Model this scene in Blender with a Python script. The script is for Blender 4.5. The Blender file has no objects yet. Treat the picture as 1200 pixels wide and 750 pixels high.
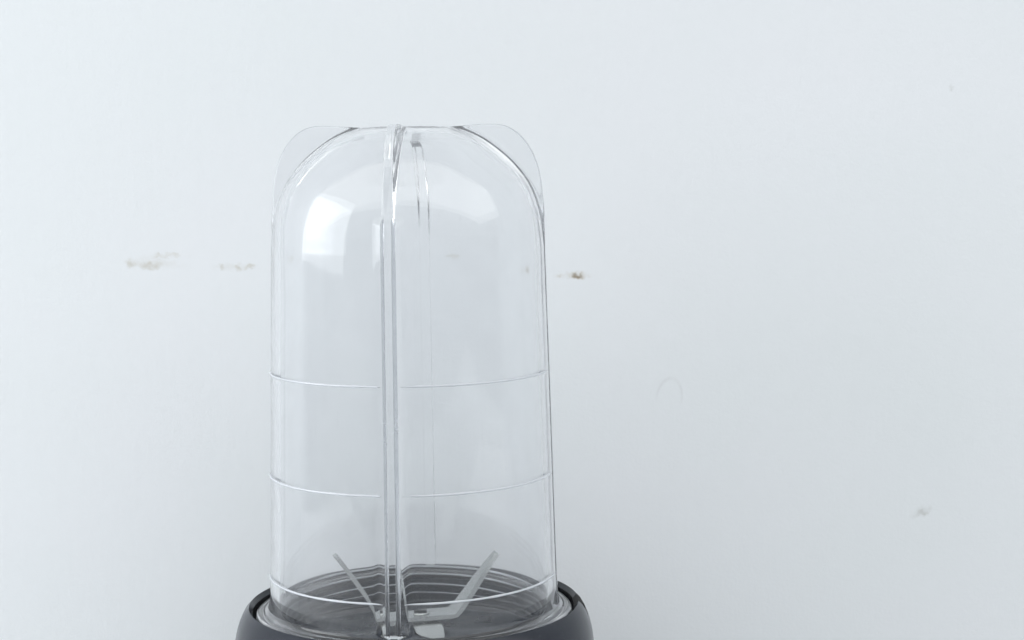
import bpy, math
import numpy as np
from mathutils import Matrix, Vector

sc = bpy.context.scene
C = sc.collection
R = math.radians

# ------------------------------------------------------------------ camera
EYE = 0.262                      # eye level above the table, metres
D = 0.531                        # camera to the axis of the cup
cam_d = bpy.data.cameras.new('camera')
cam = bpy.data.objects.new('camera', cam_d)
C.objects.link(cam)
cam_d.sensor_width = 36.0
cam_d.lens = 63.0
cam_d.clip_start = 0.01
cam_d.clip_end = 50
cam.matrix_world = (Matrix.Translation((0.0305, -D, EYE)) @ Matrix.Rotation(R(90 - 5.305), 4, 'X')
                    @ Matrix.Rotation(R(-0.7), 4, 'Z'))
sc.camera = cam

# ------------------------------------------------------------------ world and lamps
world = bpy.data.worlds.new('World')
sc.world = world
world.use_nodes = True
bg = world.node_tree.nodes['Background']
bg.inputs[0].default_value = (0.90, 0.95, 1.0, 1)
bg.inputs[1].default_value = 0.50


def area(name, loc, target, sx, sy, power, col):
    l = bpy.data.lights.new(name, 'AREA')
    l.shape = 'RECTANGLE'
    l.size, l.size_y = sx, sy
    l.energy = power
    l.color = col
    o = bpy.data.objects.new(name, l)
    C.objects.link(o)
    o.location = loc
    o.rotation_euler = (Vector(target) - Vector(loc)).to_track_quat('-Z', 'Y').to_euler()
    return o


# a curtained window to the left of the cup (brightest in its middle) and the bright ceiling above
for ly, lz, lw, lh, lp in ((-0.15, 0.22, 0.40, 0.44, 0.22), (-0.18, 0.23, 0.56, 0.52, 0.5), (-0.24, 0.26, 0.76, 0.60, 1.2), (-0.37, 0.30, 1.10, 0.74, 5.2)):
    area('window_light', (-1.20 + 0.1 * (ly + 0.18), ly, EYE + lz), (0, 0.04, EYE - 0.03), lw, lh, lp, (0.94, 0.975, 1.0))
area('ceiling_light', (-0.4, -0.95, 1.6), (-0.4, -0.95, 0), 10.0, 2.0, 75.0, (0.99, 1.0, 0.98))

sc.render.engine = 'CYCLES'
cy = sc.cycles
cy.max_bounces = 32
cy.transmission_bounces = 28
cy.glossy_bounces = 12
cy.diffuse_bounces = 6
cy.transparent_max_bounces = 16
cy.caustics_reflective = True
cy.caustics_refractive = True
cy.blur_glossy = 0.3
cy.sample_clamp_indirect = 6.0
cy.use_denoising = True
vs = sc.view_settings
vs.view_transform = 'Standard'
vs.look = 'None'
vs.exposure = 0.1
vs.gamma = 1.0
vs.use_curve_mapping = False


# ------------------------------------------------------------------ materials
def new_mat(name):
    m = bpy.data.materials.new(name)
    m.use_nodes = True
    nt = m.node_tree
    return m, nt, nt.nodes['Principled BSDF']


def noise(nt, scale, detail=3.0, vec=None, rough=0.55):
    n = nt.nodes.new('ShaderNodeTexNoise')
    n.inputs['Scale'].default_value = scale
    n.inputs['Detail'].default_value = detail
    n.inputs['Roughness'].default_value = rough
    if vec is not None:
        nt.links.new(vec, n.inputs['Vector'])
    return n.outputs[0]


def mrange(nt, v, a, b, c, d, smooth=False):
    n = nt.nodes.new('ShaderNodeMapRange')
    if smooth:
        n.interpolation_type = 'SMOOTHSTEP'
    nt.links.new(v, n.inputs[0])
    for i, x in enumerate((a, b, c, d)):
        n.inputs[i + 1].default_value = x
    return n.outputs[0]


def math_n(nt, op, a, b=None, clamp=False):
    n = nt.nodes.new('ShaderNodeMath')
    n.operation = op
    n.use_clamp = clamp
    for i, x in enumerate((a, b)):
        if x is None:
            continue
        if isinstance(x, (int, float)):
            n.inputs[i].default_value = x
        else:
            nt.links.new(x, n.inputs[i])
    return n.outputs[0]


def vmath(nt, op, a, b):
    n = nt.nodes.new('ShaderNodeVectorMath')
    n.operation = op
    for i, x in enumerate((a, b)):
        if isinstance(x, (tuple, list)):
            n.inputs[i].default_value = x
        else:
            nt.links.new(x, n.inputs[i])
    return n.outputs['Value'] if op in ('LENGTH', 'DOT_PRODUCT') else n.outputs[0]


def mix(nt, fac, a, b):
    n = nt.nodes.new('ShaderNodeMix')
    n.data_type = 'RGBA'
    for sock, x in ((n.inputs['Factor'], fac), (n.inputs[6], a), (n.inputs[7], b)):
        if isinstance(x, (int, float)):
            sock.default_value = x
        elif isinstance(x, tuple):
            sock.default_value = (*x, 1)
        else:
            nt.links.new(x, sock)
    return n.outputs[2]


def bump(nt, h, strength, dist, bsdf):
    b = nt.nodes.new('ShaderNodeBump')
    b.inputs['Strength'].default_value = strength
    b.inputs['Distance'].default_value = dist
    nt.links.new(h, b.inputs['Height'])
    nt.links.new(b.outputs[0], bsdf.inputs['Normal'])


# clear plastic, a little hazy from washing
def plastic(name, haze, rough0, rough1):
    m, nt, b = new_mat(name)
    b.inputs['Base Color'].default_value = (0.985, 0.99, 0.995, 1)
    b.inputs['Transmission Weight'].default_value = 1.0
    b.inputs['IOR'].default_value = 1.51
    tc = nt.nodes.new('ShaderNodeTexCoord').outputs['Object']
    nt.links.new(mrange(nt, noise(nt, 60, 4, tc), 0.35, 0.75, rough0, rough1), b.inputs['Roughness'])
    df = nt.nodes.new('ShaderNodeBsdfTranslucent')
    df.inputs[0].default_value = (0.80, 0.82, 0.88, 1)
    dd = nt.nodes.new('ShaderNodeBsdfDiffuse')
    dd.inputs[0].default_value = (0.80, 0.82, 0.88, 1)
    ms0 = nt.nodes.new('ShaderNodeMixShader')
    nt.links.new(df.outputs[0], ms0.inputs[1])
    nt.links.new(dd.outputs[0], ms0.inputs[2])
    ms = nt.nodes.new('ShaderNodeMixShader')
    # cloudy wear, more of it low down where the blade throws food about, and fine upright scratches
    sp = nt.nodes.new('ShaderNodeSeparateXYZ')
    nt.links.new(tc, sp.inputs[0])
    low = mrange(nt, sp.outputs[2], 0.0, 0.06, 1.25, 1.0, True)
    mp = nt.nodes.new('ShaderNodeMapping')
    mp.inputs['Scale'].default_value = (900, 900, 45)
    mp.inputs['Rotation'].default_value = (R(9), R(-6), 0)
    nt.links.new(tc, mp.inputs[0])
    scr = mrange(nt, noise(nt, 1.0, 2, mp.outputs[0]), 0.70, 0.80, 0.0, 0.10)
    patchy = mrange(nt, noise(nt, 35, 3, tc), 0.45, 0.65, 0.0, 1.0)
    cloud = math_n(nt, 'MULTIPLY', mrange(nt, noise(nt, 45, 5, tc), 0.3, 0.8, haze * 0.4, haze * 1.6), low)
    nt.links.new(math_n(nt, 'ADD', cloud, math_n(nt, 'MULTIPLY', scr, patchy), True), ms.inputs[0])
    nt.links.new(b.outputs[0], ms.inputs[1])
    nt.links.new(ms0.outputs[0], ms.inputs[2])
    nt.links.new(ms.outputs[0], nt.nodes['Material Output'].inputs[0])
    return m


M_clear = plastic('clear_plastic', 0.04, 0.018, 0.06)
M_edge = plastic('shade_tinted_plastic', 0.10, 0.15, 0.3)  # grey tint paints the dark refracted lines of rib edges and fin rims
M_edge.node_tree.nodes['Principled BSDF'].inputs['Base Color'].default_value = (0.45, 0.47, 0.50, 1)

# clear measuring lines and cup threads: white colour paints their refracted glints
M_line, nt, b = new_mat('white_glint_ridge')
b.inputs['Base Color'].default_value = (0.84, 0.87, 0.92, 1)
b.inputs['Roughness'].default_value = 0.25
b.inputs['Specular IOR Level'].default_value = 1.0
b.inputs['Transmission Weight'].default_value = 0.35
b.inputs['Coat Weight'].default_value = 0.2

M_dark, nt, b = new_mat('dark_grey_plastic')
tc = nt.nodes.new('ShaderNodeTexCoord').outputs['Object']
nt.links.new(mix(nt, mrange(nt, noise(nt, 90, 5, tc), 0.3, 0.8, 0, 1), (0.011, 0.014, 0.023), (0.019, 0.023, 0.033)), b.inputs['Base Color'])
mp = nt.nodes.new('ShaderNodeMapping')
mp.inputs['Scale'].default_value = (500, 500, 1500)
nt.links.new(tc, mp.inputs[0])
scf = mrange(nt, noise(nt, 1.0, 4, mp.outputs[0]), 0.68, 0.82, 0.0, 0.10)
dc = b.inputs['Base Color'].links[0].from_socket
nt.links.new(mix(nt, scf, dc, (0.30, 0.31, 0.32)), b.inputs['Base Color'])
nt.links.new(mrange(nt, noise(nt, 70, 4, tc), 0.3, 0.7, 0.15, 0.27), b.inputs['Roughness'])
b.inputs['Specular IOR Level'].default_value = 0.36
bump(nt, noise(nt, 1800, 2, tc), 0.06, 0.0004, b)

M_black, nt, b = new_mat('black_plastic')
b.inputs['Base Color'].default_value = (0.010, 0.011, 0.013, 1)
b.inputs['Roughness'].default_value = 0.45

# worn plastic floor of the blade holder, fine scratches running round and outward
M_floor, nt, b = new_mat('scratched_grey_plastic')
tc = nt.nodes.new('ShaderNodeTexCoord').outputs['Object']
mp = nt.nodes.new('ShaderNodeMapping')
mp.inputs['Scale'].default_value = (900, 55, 55)
mp.inputs['Rotation'].default_value = (0, 0, R(35))
nt.links.new(tc, mp.inputs[0])
n1 = noise(nt, 1.0, 4, mp.outputs[0])
n2 = noise(nt, 70, 5, tc)
fac = math_n(nt, 'MULTIPLY', mrange(nt, n1, 0.4, 0.75, 0, 1), mrange(nt, n2, 0.35, 0.7, 0.2, 1))
nt.links.new(mix(nt, fac, (0.040, 0.048, 0.062), (0.125, 0.135, 0.15)), b.inputs['Base Color'])
nt.links.new(mrange(nt, n2, 0.3, 0.7, 0.2, 0.4), b.inputs['Roughness'])
bump(nt, n1, 0.15, 0.0003, b)

M_shine, nt, b = new_mat('pale_ridge_shine')  # pale colour paints the reflected bright lines on the dish's ridges
b.inputs['Base Color'].default_value = (0.50, 0.53, 0.56, 1)
b.inputs['Roughness'].default_value = 0.25

M_steel, nt, b = new_mat('stainless_steel')
tc = nt.nodes.new('ShaderNodeTexCoord').outputs['Object']
b.inputs['Metallic'].default_value = 1.0
nt.links.new(mix(nt, noise(nt, 120, 4, tc), (0.38, 0.395, 0.39), (0.50, 0.51, 0.50)), b.inputs['Base Color'])
mp = nt.nodes.new('ShaderNodeMapping')
mp.inputs['Scale'].default_value = (250, 4000, 250)
nt.links.new(tc, mp.inputs[0])
ns = noise(nt, 1.0, 3, mp.outputs[0])
nt.links.new(mrange(nt, ns, 0.3, 0.7, 0.14, 0.28), b.inputs['Roughness'])
bump(nt, ns, 0.08, 0.0002, b)

# painted wall: roller grain and the smears, scuffs and specks that sit on it
M_wall, nt, b = new_mat('white_wall_paint')
pos = nt.nodes.new('ShaderNodeTexCoord').outputs['Object']
n_big = noise(nt, 9, 3, pos)
n_mid = noise(nt, 260, 4, pos)
n_fine = noise(nt, 900, 3, pos)
col = mix(nt, mrange(nt, n_big, 0.3, 0.7, 0, 1), (0.815, 0.845, 0.86), (0.835, 0.85, 0.875))
wob = nt.nodes.new('ShaderNodeTexNoise')
wob.inputs['Scale'].default_value = 420
wob.inputs['Detail'].default_value = 3
nt.links.new(pos, wob.inputs['Vector'])
wv = vmath(nt, 'MULTIPLY', vmath(nt, 'SUBTRACT', wob.outputs[1], (0.5, 0.5, 0.5)), (0.004, 0.0, 0.004))
wpos = vmath(nt, 'ADD', pos, wv)
PXW = 0.000293


def mark(col, x, z, rx, rz, rot, strength, tint, grainy=True):
    mp = nt.nodes.new('ShaderNodeMapping')
    mp.vector_type = 'TEXTURE'
    mp.inputs['Location'].default_value = (x, 0, z)
    mp.inputs['Rotation'].default_value = (0, R(rot), 0)
    mp.inputs['Scale'].default_value = (rx * PXW, 1.0, rz * PXW)
    nt.links.new(wpos, mp.inputs[0])
    ln = vmath(nt, 'LENGTH', mp.outputs[0], (0, 0, 0))
    m = mrange(nt, ln, 0.15, 1.0, strength, 0.0, True)
    if grainy:
        m = math_n(nt, 'MULTIPLY', m, mrange(nt, n_mid, 0.32, 0.62, 0.35, 1.0), True)
    return mix(nt, m, col, tint)


BEIGE = (0.46, 0.41, 0.30)
GREY, BROWN, UMBER = (0.40, 0.40, 0.36), (0.45, 0.37, 0.25), (0.22, 0.16, 0.09)
MARKS = [
    (-0.0999, 0.2259, 11, 7, 10, 0.45, BEIGE), (-0.0938, 0.2250, 20, 7, 4, 0.45, BEIGE), (-0.0896, 0.2284, 18, 4, 0, 0.35, BEIGE),
    (-0.0852, 0.2286, 9, 4, 0, 0.3, BEIGE), (-0.0694, 0.2243, 6, 5, 20, 0.42, BEIGE), (-0.0636, 0.224, 5, 6, -20, 0.5, BEIGE),
    (-0.0594, 0.2242, 8, 4, 0, 0.42, BEIGE), (-0.0925, 0.2260, 44, 9, 6, 0.16, BEIGE), (-0.0645, 0.2243, 34, 6, 0, 0.14, BEIGE),
    (0.0530, 0.2199, 19, 6, 0, 0.6, BROWN), (0.0530, 0.2199, 9, 3.6, 0, 0.95, UMBER), (0.0469, 0.2200, 7, 4, 0, 0.4, BROWN),
    (0.0117, 0.2257, 14, 5, 0, 0.45, BEIGE),
    (0.1725, 0.1358, 16, 8, -22, 0.38, GREY), (0.1725, 0.1358, 9, 5, -22, 0.3, GREY),
    (0.1811, 0.2825, 4, 4, 0, 0.3, GREY),
]
for mk in MARKS:
    col = mark(col, *mk)


def arc_mark(col, x, z, rx, rz, strength):
    """a faint hooped pencil scuff, open at the bottom"""
    mp = nt.nodes.new('ShaderNodeMapping')
    mp.vector_type = 'TEXTURE'
    mp.inputs['Location'].default_value = (x, 0, z)
    mp.inputs['Rotation'].default_value = (0, R(8), 0)
    mp.inputs['Scale'].default_value = (rx * PXW, 1.0, rz * PXW)
    nt.links.new(pos, mp.inputs[0])
    ln = vmath(nt, 'LENGTH', mp.outputs[0], (0, 0, 0))
    ring = mrange(nt, math_n(nt, 'ABSOLUTE', math_n(nt, 'SUBTRACT', ln, 1.0)), 0.0, 0.17, strength, 0.0, True)
    sp = nt.nodes.new('ShaderNodeSeparateXYZ')
    nt.links.new(mp.outputs[0], sp.inputs[0])
    up = mrange(nt, sp.outputs[2], -0.25, 0.25, 0.0, 1.0, True)
    m = math_n(nt, 'MULTIPLY', math_n(nt, 'MULTIPLY', ring, up), mrange(nt, n_mid, 0.3, 0.55, 0.3, 1.0), True)
    return mix(nt, m, col, (0.50, 0.49, 0.50))


col = arc_mark(col, 0.0846, 0.1765, 15, 25, 0.17)
nt.links.new(col, b.inputs['Base Color'])
b.inputs['Roughness'].default_value = 0.62
mpv = nt.nodes.new('ShaderNodeMapping')
mpv.inputs['Scale'].default_value = (300, 300, 40)
nt.links.new(pos, mpv.inputs[0])
hgt = math_n(nt, 'ADD', math_n(nt, 'ADD', n_fine, math_n(nt, 'MULTIPLY', n_mid, 1.2)), noise(nt, 1.0, 3, mpv.outputs[0]))
bump(nt, hgt, 0.07, 0.0012, b)

M_table, nt, b = new_mat('pale_laminate')
tc = nt.nodes.new('ShaderNodeTexCoord').outputs['Object']
nt.links.new(mix(nt, noise(nt, 40, 4, tc), (0.52, 0.53, 0.54), (0.58, 0.59, 0.60)), b.inputs['Base Color'])
b.inputs['Roughness'].default_value = 0.4


# ------------------------------------------------------------------ mesh helpers
def link(name, me, mat, parent=None, loc=(0, 0, 0)):
    o = bpy.data.objects.new(name, me)
    C.objects.link(o)
    me.materials.append(mat)
    o.location = loc
    if parent is not None:
        o.parent = parent
    return o


def mesh(name, verts, faces, smooth=True, sharp=None):
    me = bpy.data.meshes.new(name)
    me.from_pydata([tuple(map(float, v)) for v in verts], [], faces)
    me.update()
    if smooth:
        me.shade_smooth()
        if sharp:
            me.set_sharp_from_angle(angle=R(sharp))
    return me


def thing(name, label, cat, loc):
    o = bpy.data.objects.new(name, None)
    C.objects.link(o)
    o.empty_display_size = 0.02
    o.location = loc
    o['label'] = label
    o['category'] = cat
    return o


def spline(pts, n):
    """resample a polyline with a Catmull-Rom curve, n points evenly by length"""
    p = np.array(pts, float)
    ext = np.vstack([2 * p[0] - p[1], p, 2 * p[-1] - p[-2]])
    out = []
    for i in range(1, len(ext) - 2):
        p0, p1, p2, p3 = ext[i - 1:i + 3]
        d = [max(1e-9, np.linalg.norm(b_ - a_)) ** 0.5 for a_, b_ in ((p0, p1), (p1, p2), (p2, p3))]
        t0, t1 = 0, d[0]
        t2 = t1 + d[1]
        t3 = t2 + d[2]
        for t in np.linspace(t1, t2, 24, endpoint=False):
            a1 = (t1 - t) / (t1 - t0) * p0 + (t - t0) / (t1 - t0) * p1
            a2 = (t2 - t) / (t2 - t1) * p1 + (t - t1) / (t2 - t1) * p2
            a3 = (t3 - t) / (t3 - t2) * p2 + (t - t2) / (t3 - t2) * p3
            b1 = (t2 - t) / (t2 - t0) * a1 + (t - t0) / (t2 - t0) * a2
            b2 = (t3 - t) / (t3 - t1) * a2 + (t - t1) / (t3 - t1) * a3
            out.append((t2 - t) / (t2 - t1) * b1 + (t - t1) / (t2 - t1) * b2)
    out.append(p[-1])
    out = np.array(out)
    s = np.concatenate([[0], np.cumsum(np.linalg.norm(np.diff(out, axis=0), axis=1))])
    q = np.linspace(0, s[-1], n)
    return np.column_stack([np.interp(q, s, out[:, k]) for k in range(out.shape[1])])


def lathe(prof, n=128, closed_top=False):
    """prof: (r, z) rows; r = 0 rows become poles"""
    verts, rows = [], []
    for r, z in prof:
        if r < 1e-7:
            rows.append([len(verts)])
            verts.append((0, 0, z))
        else:
            rows.append(list(range(len(verts), len(verts) + n)))
            for k in range(n):
                a = 2 * math.pi * k / n
                verts.append((r * math.cos(a), r * math.sin(a), z))
    faces = []
    for a, b_ in zip(rows[:-1], rows[1:]):
        for k in range(n):
            k2 = (k + 1) % n
            if len(a) == 1 and len(b_) == 1:
                continue
            if len(a) == 1:
                faces.append((a[0], b_[k], b_[k2]))
            elif len(b_) == 1:
                faces.append((a[k], b_[0], a[k2]))
            else:
                faces.append((a[k], b_[k], b_[k2], a[k2]))
    return verts, faces


def box(cx, cy, cz, sx, sy, sz):
    v = [(cx + i * sx / 2, cy + j * sy / 2, cz + k * sz / 2) for k in (-1, 1) for j in (-1, 1) for i in (-1, 1)]
    f = [(0, 2, 3, 1), (4, 5, 7, 6), (0, 1, 5, 4), (2, 6, 7, 3), (0, 4, 6, 2), (1, 3, 7, 5)]
    return v, f


# ------------------------------------------------------------------ setting
WALL_Y = 0.085
v, f = box(0.2, 0.05, 0.5, 5.0, 0.1, 3.0)
o = link('wall', mesh('wall', v, f, False), M_wall, None, (0, WALL_Y, 0))
o['kind'] = 'structure'
v, f = box(0.2, -0.358, -0.02, 2.4, 0.88, 0.04)
o = link('table_top', mesh('table_top', v, f, False), M_table)
o['kind'] = 'structure'

# ------------------------------------------------------------------ motor base
MM = 0.001


def H(h):
    """height above the table of a point h millimetres below eye level"""
    return EYE - h * MM


base = thing('motor_base', 'dark grey round blender motor base with a raised lip holding the clear cup', 'blender base', (0, 0, 0))
prof_o = spline([(58.5, 258.5), (58.0, 230), (56.0, 185), (54.4, 156), (54.1, 147.5), (53.6, 143.0), (52.4, 138.6), (50.8, 135.3),
                 (49.7, 134.0), (48.9, 134.3), (48.5, 135.4)], 70)
prof_i = [(48.4, 137.5), (48.4, 143.55), (41.0, 143.55), (40.8, 144.2), (40.8, 150.5), (0, 150.5)]
prof = [(0, 258.5)] + [tuple(p) for p in prof_o] + prof_i
prof = [(r * MM, H(h)) for r, h in prof]
v, f = lathe(prof, 240)
# the locking slot in the lip, to the right
v = [list(p) for p in v]
for p in v:
    a = math.degrees(math.atan2(p[1], p[0]))
    rr = math.hypot(p[0], p[1]) / MM
    hh = (EYE - p[2]) / MM
    if -2.6 < a < 7.1 and hh < 137.4 and rr < 51.6:
        p[2] = H(137.6)
me = mesh('housing', v, f, True, 32)
housing = link('housing', me, M_dark, base)
me.materials.append(M_black)
for pl in me.polygons:
    c = pl.center
    rr, hh = math.hypot(c.x, c.y) / MM, (EYE - c.z) / MM
    a = math.degrees(math.atan2(c.y, c.x))
    if (rr < 48.8 and 135.0 < hh < 200) or (-3.2 < a < 7.6 and rr < 52.2 and 134.4 < hh < 138.4):
        pl.material_index = 1
for k in range(4):
    a = R(45 + 90 * k)
    v, f = lathe([(0, 0.0), (0.006, 0.0), (0.0065, 0.001), (0.0065, 0.0045), (0, 0.0045)], 24)
    link('rubber_foot', mesh('rubber_foot', v, f, True, 30), M_black, base, (0.045 * math.cos(a), 0.045 * math.sin(a), 0))

# ------------------------------------------------------------------ blade unit
unit = thing('blade_unit', 'steel cross blade on a dark grey dish inside the bottom of the clear cup', 'blender blade', (0, 0, H(150.5)))
Z0 = H(150.5)


def U(h):
    return H(h) - Z0


prof = [(0, 150.3), (37.6, 150.3), (38.8, 149.5), (39.1, 147), (39.2, 136.6), (38.9, 136.0), (38.5, 136.2), (38.4, 137.6), (37.8, 138.1), (38.3, 138.8), (38.3, 140.0), (37.7, 140.5),
        (38.2, 141.2), (38.2, 142.4), (37.7, 142.9), (38.0, 143.6), (37.4, 144.9), (36.4, 145.4), (28, 144.9), (18, 144.2), (11, 143.4),
        (8.5, 142.6), (7.6, 141.8), (6.8, 141.3), (0, 141.3)]
v, f = lathe([(r * MM, U(h)) for r, h in prof], 160)
dish = link('dish', mesh('dish', v, f, True, 40), M_floor, unit)
dish.data.materials.append(M_dark)
for pl in dish.data.polygons:
    if math.hypot(pl.center.x, pl.center.y) > 0.0369:
        pl.material_index = 1


def blade(name, az, z, arms, half_w, t=1.3):
    """bent steel strip through the hub; arms = two lists of (along, up, half width) in mm"""
    a_pts = [(-x, u, w) for x, u, w in reversed(arms[0])] + [(x, u, w) for x, u, w in arms[1]]
    verts, faces = [], []
    n = len(a_pts)
    pts = [np.array(p[:2]) for p in a_pts]
    for i, (x, u, w) in enumerate(a_pts):
        tg = (pts[min(i + 1, n - 1)] - pts[max(i - 1, 0)])
        tg = tg / np.linalg.norm(tg)
        nm = np.array([-tg[1], tg[0]])
        for s, off in ((-1, 0), (1, 0), (1, 1), (-1, 1)):
            e = 0.35 if off else 0.0            # ground edge: the top face is narrower
            q = pts[i] + nm * t * off
            verts.append((q[0] * MM, s * (w - e) * MM, q[1] * MM))
        if i:
            b0, b1 = 4 * (i - 1), 4 * i
            for k in range(4):
                k2 = (k + 1) % 4
                faces.append((b0 + k, b0 + k2, b1 + k2, b1 + k))
    faces.append((3, 2, 1, 0))
    e = 4 * (n - 1)
    faces.append((e, e + 1, e + 2, e + 3))
    me = mesh(name, verts, faces, True, 20)
    o = link(name, me, M_steel, unit, (0.0012, 0, z))
    o.rotation_euler.z = R(az)
    return o


up_arm = [(0.5, 0, 5.2), (9.5, 0, 5.2), (11.0, 0.3, 5.1), (12.0, 1.2, 5.0), (13.2, 2.6, 4.7), (22.6, 16.2, 2.6), (25.6, 20.3, 1.4)]
up_arm2 = [(0.5, 0, 5.2), (9.5, 0, 5.2), (11.0, 0.3, 5.1), (12.0, 1.2, 5.0), (13.2, 2.6, 4.7), (22.6, 14.4, 2.4), (25.2, 17.6, 1.3)]
flat_arm = [(0.5, 0, 5.0), (8.5, 0, 5.0), (10, -0.2, 5.0), (11.2, -0.8, 4.9), (21, -4.0, 2.6), (24, -4.9, 1.3)]
blade('blade', 15, U(138.7), (up_arm, up_arm2), 5)
blade('blade', -72, U(141.2), (flat_arm, flat_arm), 5, 1.2)
v, f = lathe([(0, U(137.7)), (3.2 * MM, U(137.7)), (3.4 * MM, U(137.2)), (3.1 * MM, U(136.9)), (0, U(136.8))], 40)
link('rivet', mesh('rivet', v, f, True, 30), M_steel, unit, (0.0012, 0, 0))
v, f = box(0, 0, 0, 5.0 * MM, 1.9 * MM, 0.5 * MM)
o = link('rivet_slot', mesh('rivet_slot', v, f, False), M_black, unit, (0.0012, 0, U(136.7)))

# ------------------------------------------------------------------ clear cup
CUP_Z = H(143.5)
cup = thing('blender_cup', 'clear plastic blender cup turned upside down on the dark base, domed top with four fins', 'blender cup', (0, 0, CUP_Z))
PHI = [R(-90 - 4.4 + 90 * k) for k in range(4)]      # the four fins


def Z(h):
    return H(h) - CUP_Z


dome = spline([(0, -8.5), (7, -8.4), (14.1, -7.9), (21.4, -5.1), (26.9, -1.4), (31.7, 3.0), (35.8, 8.4), (38.2, 14.0), (39.7, 20.1), (40.4, 27.0)], 90)
i0 = int(np.argmin(abs(dome[:, 0] - 13.0)))
dpart = dome[i0:]
fin_out = spline([tuple(dpart[0]), (21.1, -8.6), (26.8, -8.7), (29.9, -8.0), (33.2, -5.9), (36.5, -1.8), (38.6, 3.0), (39.7, 8.0), (40.5, 16.6), (41.3, 27.0)], len(dpart))
side = spline([(40.4, 27.0), (41.4, 64.0), (42.9, 125.0), (43.15, 132.3)], 46)[1:]
flange = spline([(43.15, 132.3), (43.25, 133.4), (43.6, 134.3), (44.3, 134.7), (44.8, 134.85), (45.0, 135.3), (45.4, 135.5), (46.1, 135.5), (47.2, 135.9),
                 (47.5, 136.8), (47.5, 142.0), (47.3, 143.0), (46.7, 143.5)], 36)[1:]
RIB = 0.95
outerD = np.vstack([dome, side, flange])
rib_side = side + np.column_stack([np.interp(side[:, 1], [27, 130.8, 132.3], [RIB, RIB + 0.1, 0.7]), 0 * side[:, 0]])
fl_extra = np.interp(np.linspace(0, 1, len(flange)), [0, 0.12, 0.24], [0.6, 0.4, 0])
outerF = np.vstack([dome[:i0], fin_out, rib_side, flange + np.column_stack([fl_extra, 0 * fl_extra])])
first_flange = len(dome) + len(side)

T = [0, 0.5, 0.85, 1.0, 1.07, 1.15, 1.28, 1.42, 1.55, 1.68, 1.82, 1.95, 2.03, 2.1, 2.22, 2.45, 2.85, 3.35, 3.95, 4.7, 5.6]
Wc = [1, 1, 1, 1, 1, 0.99, 0.97, 0.88, 0.65, 0.35, 0.12, 0.03, 0, 0, 0, 0, 0, 0, 0, 0, 0]      # the plate itself
Wf = [0.42 * (1 - t / 5.6) ** 2 * (1 - c) for t, c in zip(T, Wc)]                     # the wide fillet at its foot
t_cols = [-x for x in reversed(T[1:])] + T
w_cols = list(reversed(Wc[1:])) + Wc
f_cols = list(reversed(Wf[1:])) + Wf
FR = [min(1.15, 3.2 * (1 - t / 5.6) ** 2) + 1.0 * math.sqrt(max(0, 1 - ((t - 1.55) / 0.55) ** 2)) for t in T]   # front rib: two beads and a groove
fr_cols = list(reversed(FR[1:])) + FR
RIB_K = (1.0, 0.25, 0.42, 0.4)                        # front, right, back, left: the back rib is the shallowest
NG = 28                                              # columns between two fins


def theta_row(r):
    rr = max(r, 11.0)
    th, w, tag, wf = [], [], [], []
    edge = math.asin(T[-1] / rr)
    for k in range(4):
        for t, ww, w2 in zip(t_cols, w_cols, f_cols):
            th.append(PHI[k] + math.asin(t / rr))
            w.append(ww)
            wf.append(w2)
            tag.append(k)
        a0, a1 = PHI[k] + edge, PHI[k] + math.pi / 2 - edge
        for j in range(1, NG):
            th.append(a0 + (a1 - a0) * j / NG)
            w.append(0)
            wf.append(0)
            tag.append(-1)
    return np.array(th), np.array(w), tag, np.array(wf)


verts, rows = [], []
for i in range(len(outerD)):
    r0, h0 = outerD[i]
    if r0 < 1e-6:
        rows.append([len(verts)])
        verts.append((0, 0, Z(h0) / MM))
        continue
    th, w, tags, wf = theta_row(r0)
    r1, h1 = outerF[i]
    lift = math.hypot(r1 - r0, h1 - h0)
    kk = np.array([RIB_K[t] if t >= 0 else 1.0 for t in tags]) if i >= len(dome) else np.ones(len(tags))
    if i0 <= i < len(dome):                          # ease the rib height in towards the end of the dome
        e = min(1.0, max(0.0, (i - len(dome) + 14) / 14))
        kk = np.array([1 + (RIB_K[t] - 1) * e if t >= 0 else 1.0 for t in tags])
    front = np.zeros(len(tags))
    ramp = np.clip((h0 - 17.2) / 2.2, 0, 1) * np.clip((134.2 - h0) / 1.6, 0, 1)
    front[:len(fr_cols)] = np.array(fr_cols) * ramp * ramp * (3 - 2 * ramp)
    w = (w + wf * (min(lift, 1.0) / lift if lift > 1e-6 else 0)) * kk
    rr = r0 + (r1 - r0) * w + front
    hh = h0 + (h1 - h0) * w
    # keep the sides of a fin parallel: use the tangential offset, not the angle
    row = []
    for j in range(len(th)):
        if tags[j] >= 0:
            k = tags[j]
            dt = max(r0, 11.0) * math.sin(th[j] - PHI[k]) * (r0 / max(r0, 11.0))
            rad = math.sqrt(max(rr[j] ** 2 - dt ** 2, 0))
            x = rad * math.cos(PHI[k]) - dt * math.sin(PHI[k])
            y = rad * math.sin(PHI[k]) + dt * math.cos(PHI[k])
        else:
            x, y = rr[j] * math.cos(th[j]), rr[j] * math.sin(th[j])
        row.append(len(verts))
        verts.append((x, y, Z(hh[j]) / MM))
    rows.append(row)
NC = len(rows[-1])
faces, owner, shade_faces = [], [], set()  # the set: faces tinted grey as painted refraction lines
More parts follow.
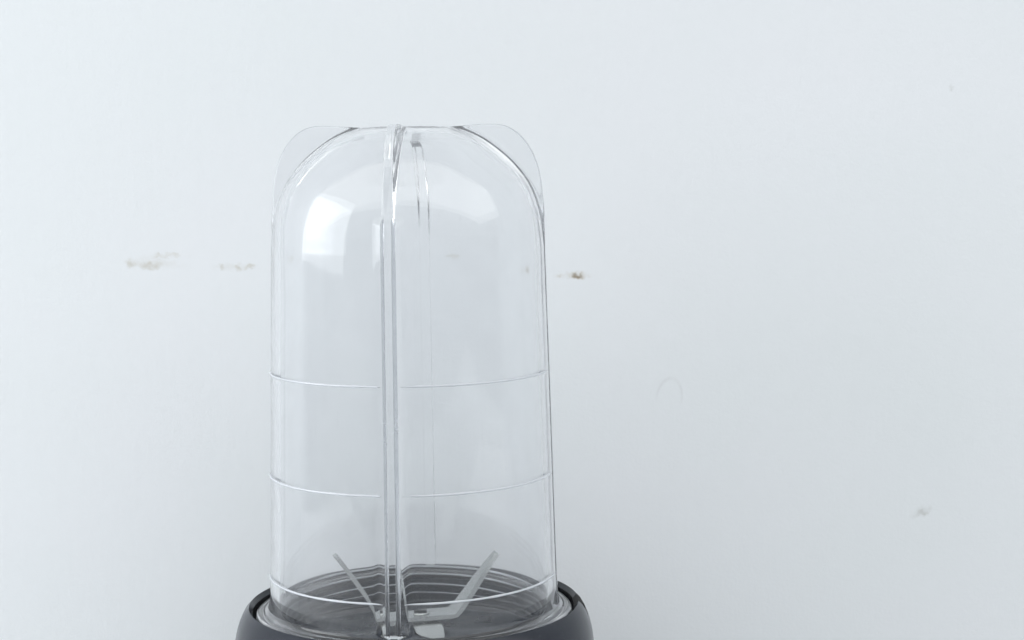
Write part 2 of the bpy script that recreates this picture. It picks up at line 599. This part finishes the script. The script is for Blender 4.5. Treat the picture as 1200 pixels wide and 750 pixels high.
for i, (a, b_) in enumerate(zip(rows[:-1], rows[1:])):
    for k in range(NC):
        k2 = (k + 1) % NC
        if len(a) == 1:
            faces.append((a[0], b_[k], b_[k2]))
            owner.append('shell')
            continue
        faces.append((a[k], b_[k], b_[k2], a[k2]))
        fin = tags[k] if (tags[k] >= 0 and tags[k2] == tags[k]) else -1
        if i >= first_flange - 1:
            owner.append('rim')
        elif fin >= 0 and i >= i0:
            owner.append('fin%d' % fin)
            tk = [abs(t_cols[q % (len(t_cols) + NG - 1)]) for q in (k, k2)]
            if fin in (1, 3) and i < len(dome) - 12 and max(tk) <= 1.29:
                shade_faces.add(len(faces) - 1)
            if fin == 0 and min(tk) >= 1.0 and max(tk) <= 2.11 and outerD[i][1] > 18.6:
                shade_faces.add(len(faces) - 1)
        else:
            owner.append('shell')
n_outer = len(faces)

# inner surface: the dome offset inward, then the bore with its thread ridges
tang = np.gradient(dome, axis=0)
tang /= np.linalg.norm(tang, axis=1)[:, None]
inner = dome + np.column_stack([-tang[:, 1], tang[:, 0]]) * np.interp(np.arange(len(dome)), [0, 60, len(dome) - 1], [2.0, 2.0, 2.6])[:, None]
inner[0, 0] = 0
inner[:, 0] = np.maximum(inner[:, 0], 0)
bore = []
for h in np.linspace(28.5, 129.5, 34):
    bore.append((np.interp(h, [27, 64, 125, 131], [40.4, 41.4, 42.9, 43.1]) - np.interp(h, [28, 45, 120, 129], [2.6, 2.9, 2.9, 2.75]), h))
for h in np.arange(130.0, 142.9, 0.9):
    bore.append((40.3, h))
inner = np.vstack([inner, bore, [(40.5, 143.2), (41.0, 143.5)]])
iv, irows = [], []
n_i = 160
base_i = len(verts)
for r, h in inner:
    if r < 1e-6:
        irows.append([len(verts)])
        verts.append((0, 0, Z(h) / MM))
    else:
        irows.append(list(range(len(verts), len(verts) + n_i)))
        for k in range(n_i):
            a = 2 * math.pi * k / n_i
            verts.append((r * math.cos(a), r * math.sin(a), Z(h) / MM))
for i, (a, b_) in enumerate(zip(irows[:-1], irows[1:])):
    for k in range(n_i):
        k2 = (k + 1) % n_i
        nm = 'shell' if inner[i][1] < 130.2 or inner[i][0] < 30 else 'rim'
        if len(a) == 1 and len(b_) == 1:
            continue
        if len(a) == 1:
            faces.append((a[0], b_[k2], b_[k]))
        else:
            faces.append((a[k], a[k2], b_[k2], b_[k]))
        owner.append(nm)
# the flat foot of the rim: a strip of faces between the outer and the inner edge
oe, ie = rows[-1], irows[-1]
oa = sorted(oe, key=lambda q: math.atan2(verts[q][1], verts[q][0]))
ia = sorted(ie, key=lambda q: math.atan2(verts[q][1], verts[q][0]))
i = j = 0
ang = lambda L, q: math.atan2(verts[L[q % len(L)]][1], verts[L[q % len(L)]][0]) + (2 * math.pi if q >= len(L) else 0)
while i < len(oa) or j < len(ia):
    if j >= len(ia) or (i < len(oa) and ang(oa, i + 1) < ang(ia, j + 1)):
        faces.append((oa[i % len(oa)], ia[j % len(ia)], oa[(i + 1) % len(oa)]))
        i += 1
    else:
        faces.append((oa[i % len(oa)], ia[j % len(ia)], ia[(j + 1) % len(ia)]))
        j += 1
    owner.append('rim')

V = np.array(verts) * MM
# vertex normals of the whole moulding, so that its pieces shade as one surface
N = np.zeros_like(V)
for fc in faces:
    p = V[list(fc)]
    nrm = np.cross(p[1] - p[0], p[2] - p[0]) if len(fc) == 3 else np.cross(p[2] - p[0], p[3] - p[1])
    for q in fc:
        N[q] += nrm
N /= np.maximum(np.linalg.norm(N, axis=1), 1e-20)[:, None]


def piece(tag, name, label=None):
    ids = [q for q, ow in enumerate(owner) if ow == tag]
    fs = [faces[q] for q in ids]
    idx = sorted({q for fc in fs for q in fc})
    remap = {q: k for k, q in enumerate(idx)}
    me = bpy.data.meshes.new(name)
    me.from_pydata([tuple(V[q]) for q in idx], [], [tuple(remap[q] for q in fc) for fc in fs])
    me.update()
    me.shade_smooth()
    me.normals_split_custom_set_from_vertices([tuple(N[q]) for q in idx])
    o = link(name, me, M_clear, cup)
    if shade_faces.intersection(ids):
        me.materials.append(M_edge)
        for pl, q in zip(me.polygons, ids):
            pl.material_index = 1 if q in shade_faces else 0
    if label:
        o['label'] = label
    return o


piece('shell', 'shell')
for k in range(4):
    piece('fin%d' % k, 'fin')
piece('rim', 'rim')


# moulded measuring lines across the front, one arc on each side of the front fin
def level_line(h, a0, a1, bead_end):
    r = np.interp(h, [27, 64, 125, 131], [40.4, 41.4, 42.9, 43.1]) + 0.04
    vs_, fs_ = [], []
    n, m = 60, 8
    for i in range(n + 1):
        u = i / n
        a = a0 + (a1 - a0) * u
        t = abs(r * math.sin(a - PHI[0]))
        r_a = r + (min(1.15, 3.2 * (1 - t / 5.6) ** 2) if t < 5.6 else 0)
        rad = (0.33 + 0.05 * math.sin(41 * u + h) * math.sin(17 * u + 2 * h)) * min(1, 0.2 + 12 * min(u, 1 - u))
        if bead_end is not None:
            rad *= 1 + 1.3 * math.exp(-((u - bead_end) / 0.02) ** 2)
        for k in range(m):
            b2 = 2 * math.pi * k / m
            q = r_a + rad * math.cos(b2)
            vs_.append((q * math.cos(a) * MM, q * math.sin(a) * MM, (Z(h) / MM + rad * math.sin(b2)) * MM))
        if i:
            for k in range(m):
                k2 = (k + 1) % m
                fs_.append(((i - 1) * m + k, i * m + k, i * m + k2, (i - 1) * m + k2))
    fs_.append(tuple(range(m)))
    fs_.append(tuple(reversed(range(n * m, n * m + m))))
    link('measuring_line', mesh('measuring_line', vs_, fs_), M_line, cup)


for h in (63.6, 94.0, 124.3):
    gap = R(3.9)
    level_line(h, PHI[0] - R(84), PHI[0] - gap, 0.985 if h < 100 else None)
    level_line(h, PHI[0] + gap, PHI[1] - R(5), None)


# moulded thread ridges on the inside of the cup, at the back only
def thread(h, r, a0, a1, rad0, parent, z_of, mat):
    vs_, fs_ = [], []
    n, m = 64, 8
    for i in range(n + 1):
        u = i / n
        a = R(a0 + (a1 - a0) * u)
        rad = rad0 * min(1, 0.15 + 5 * min(u, 1 - u))
        for k in range(m):
            b2 = 2 * math.pi * k / m
            q = r + rad * math.cos(b2)
            vs_.append((q * math.cos(a) * MM, q * math.sin(a) * MM, z_of(h - 0.5 * u) + rad * math.sin(b2) * MM))
        if i:
            for k in range(m):
                k2 = (k + 1) % m
                fs_.append(((i - 1) * m + k, i * m + k, i * m + k2, (i - 1) * m + k2))
    fs_.append(tuple(range(m)))
    fs_.append(tuple(reversed(range(n * m, n * m + m))))
    link('thread_ridge', mesh('thread_ridge', vs_, fs_), mat, parent)


thread(132.9, 40.1, 18, 158, 0.32, cup, Z, M_line)
thread(135.3, 40.1, 24, 154, 0.27, cup, Z, M_line)
thread(137.9, 38.15, 30, 150, 0.20, unit, U, M_shine)
thread(140.4, 38.05, 36, 146, 0.12, unit, U, M_shine)
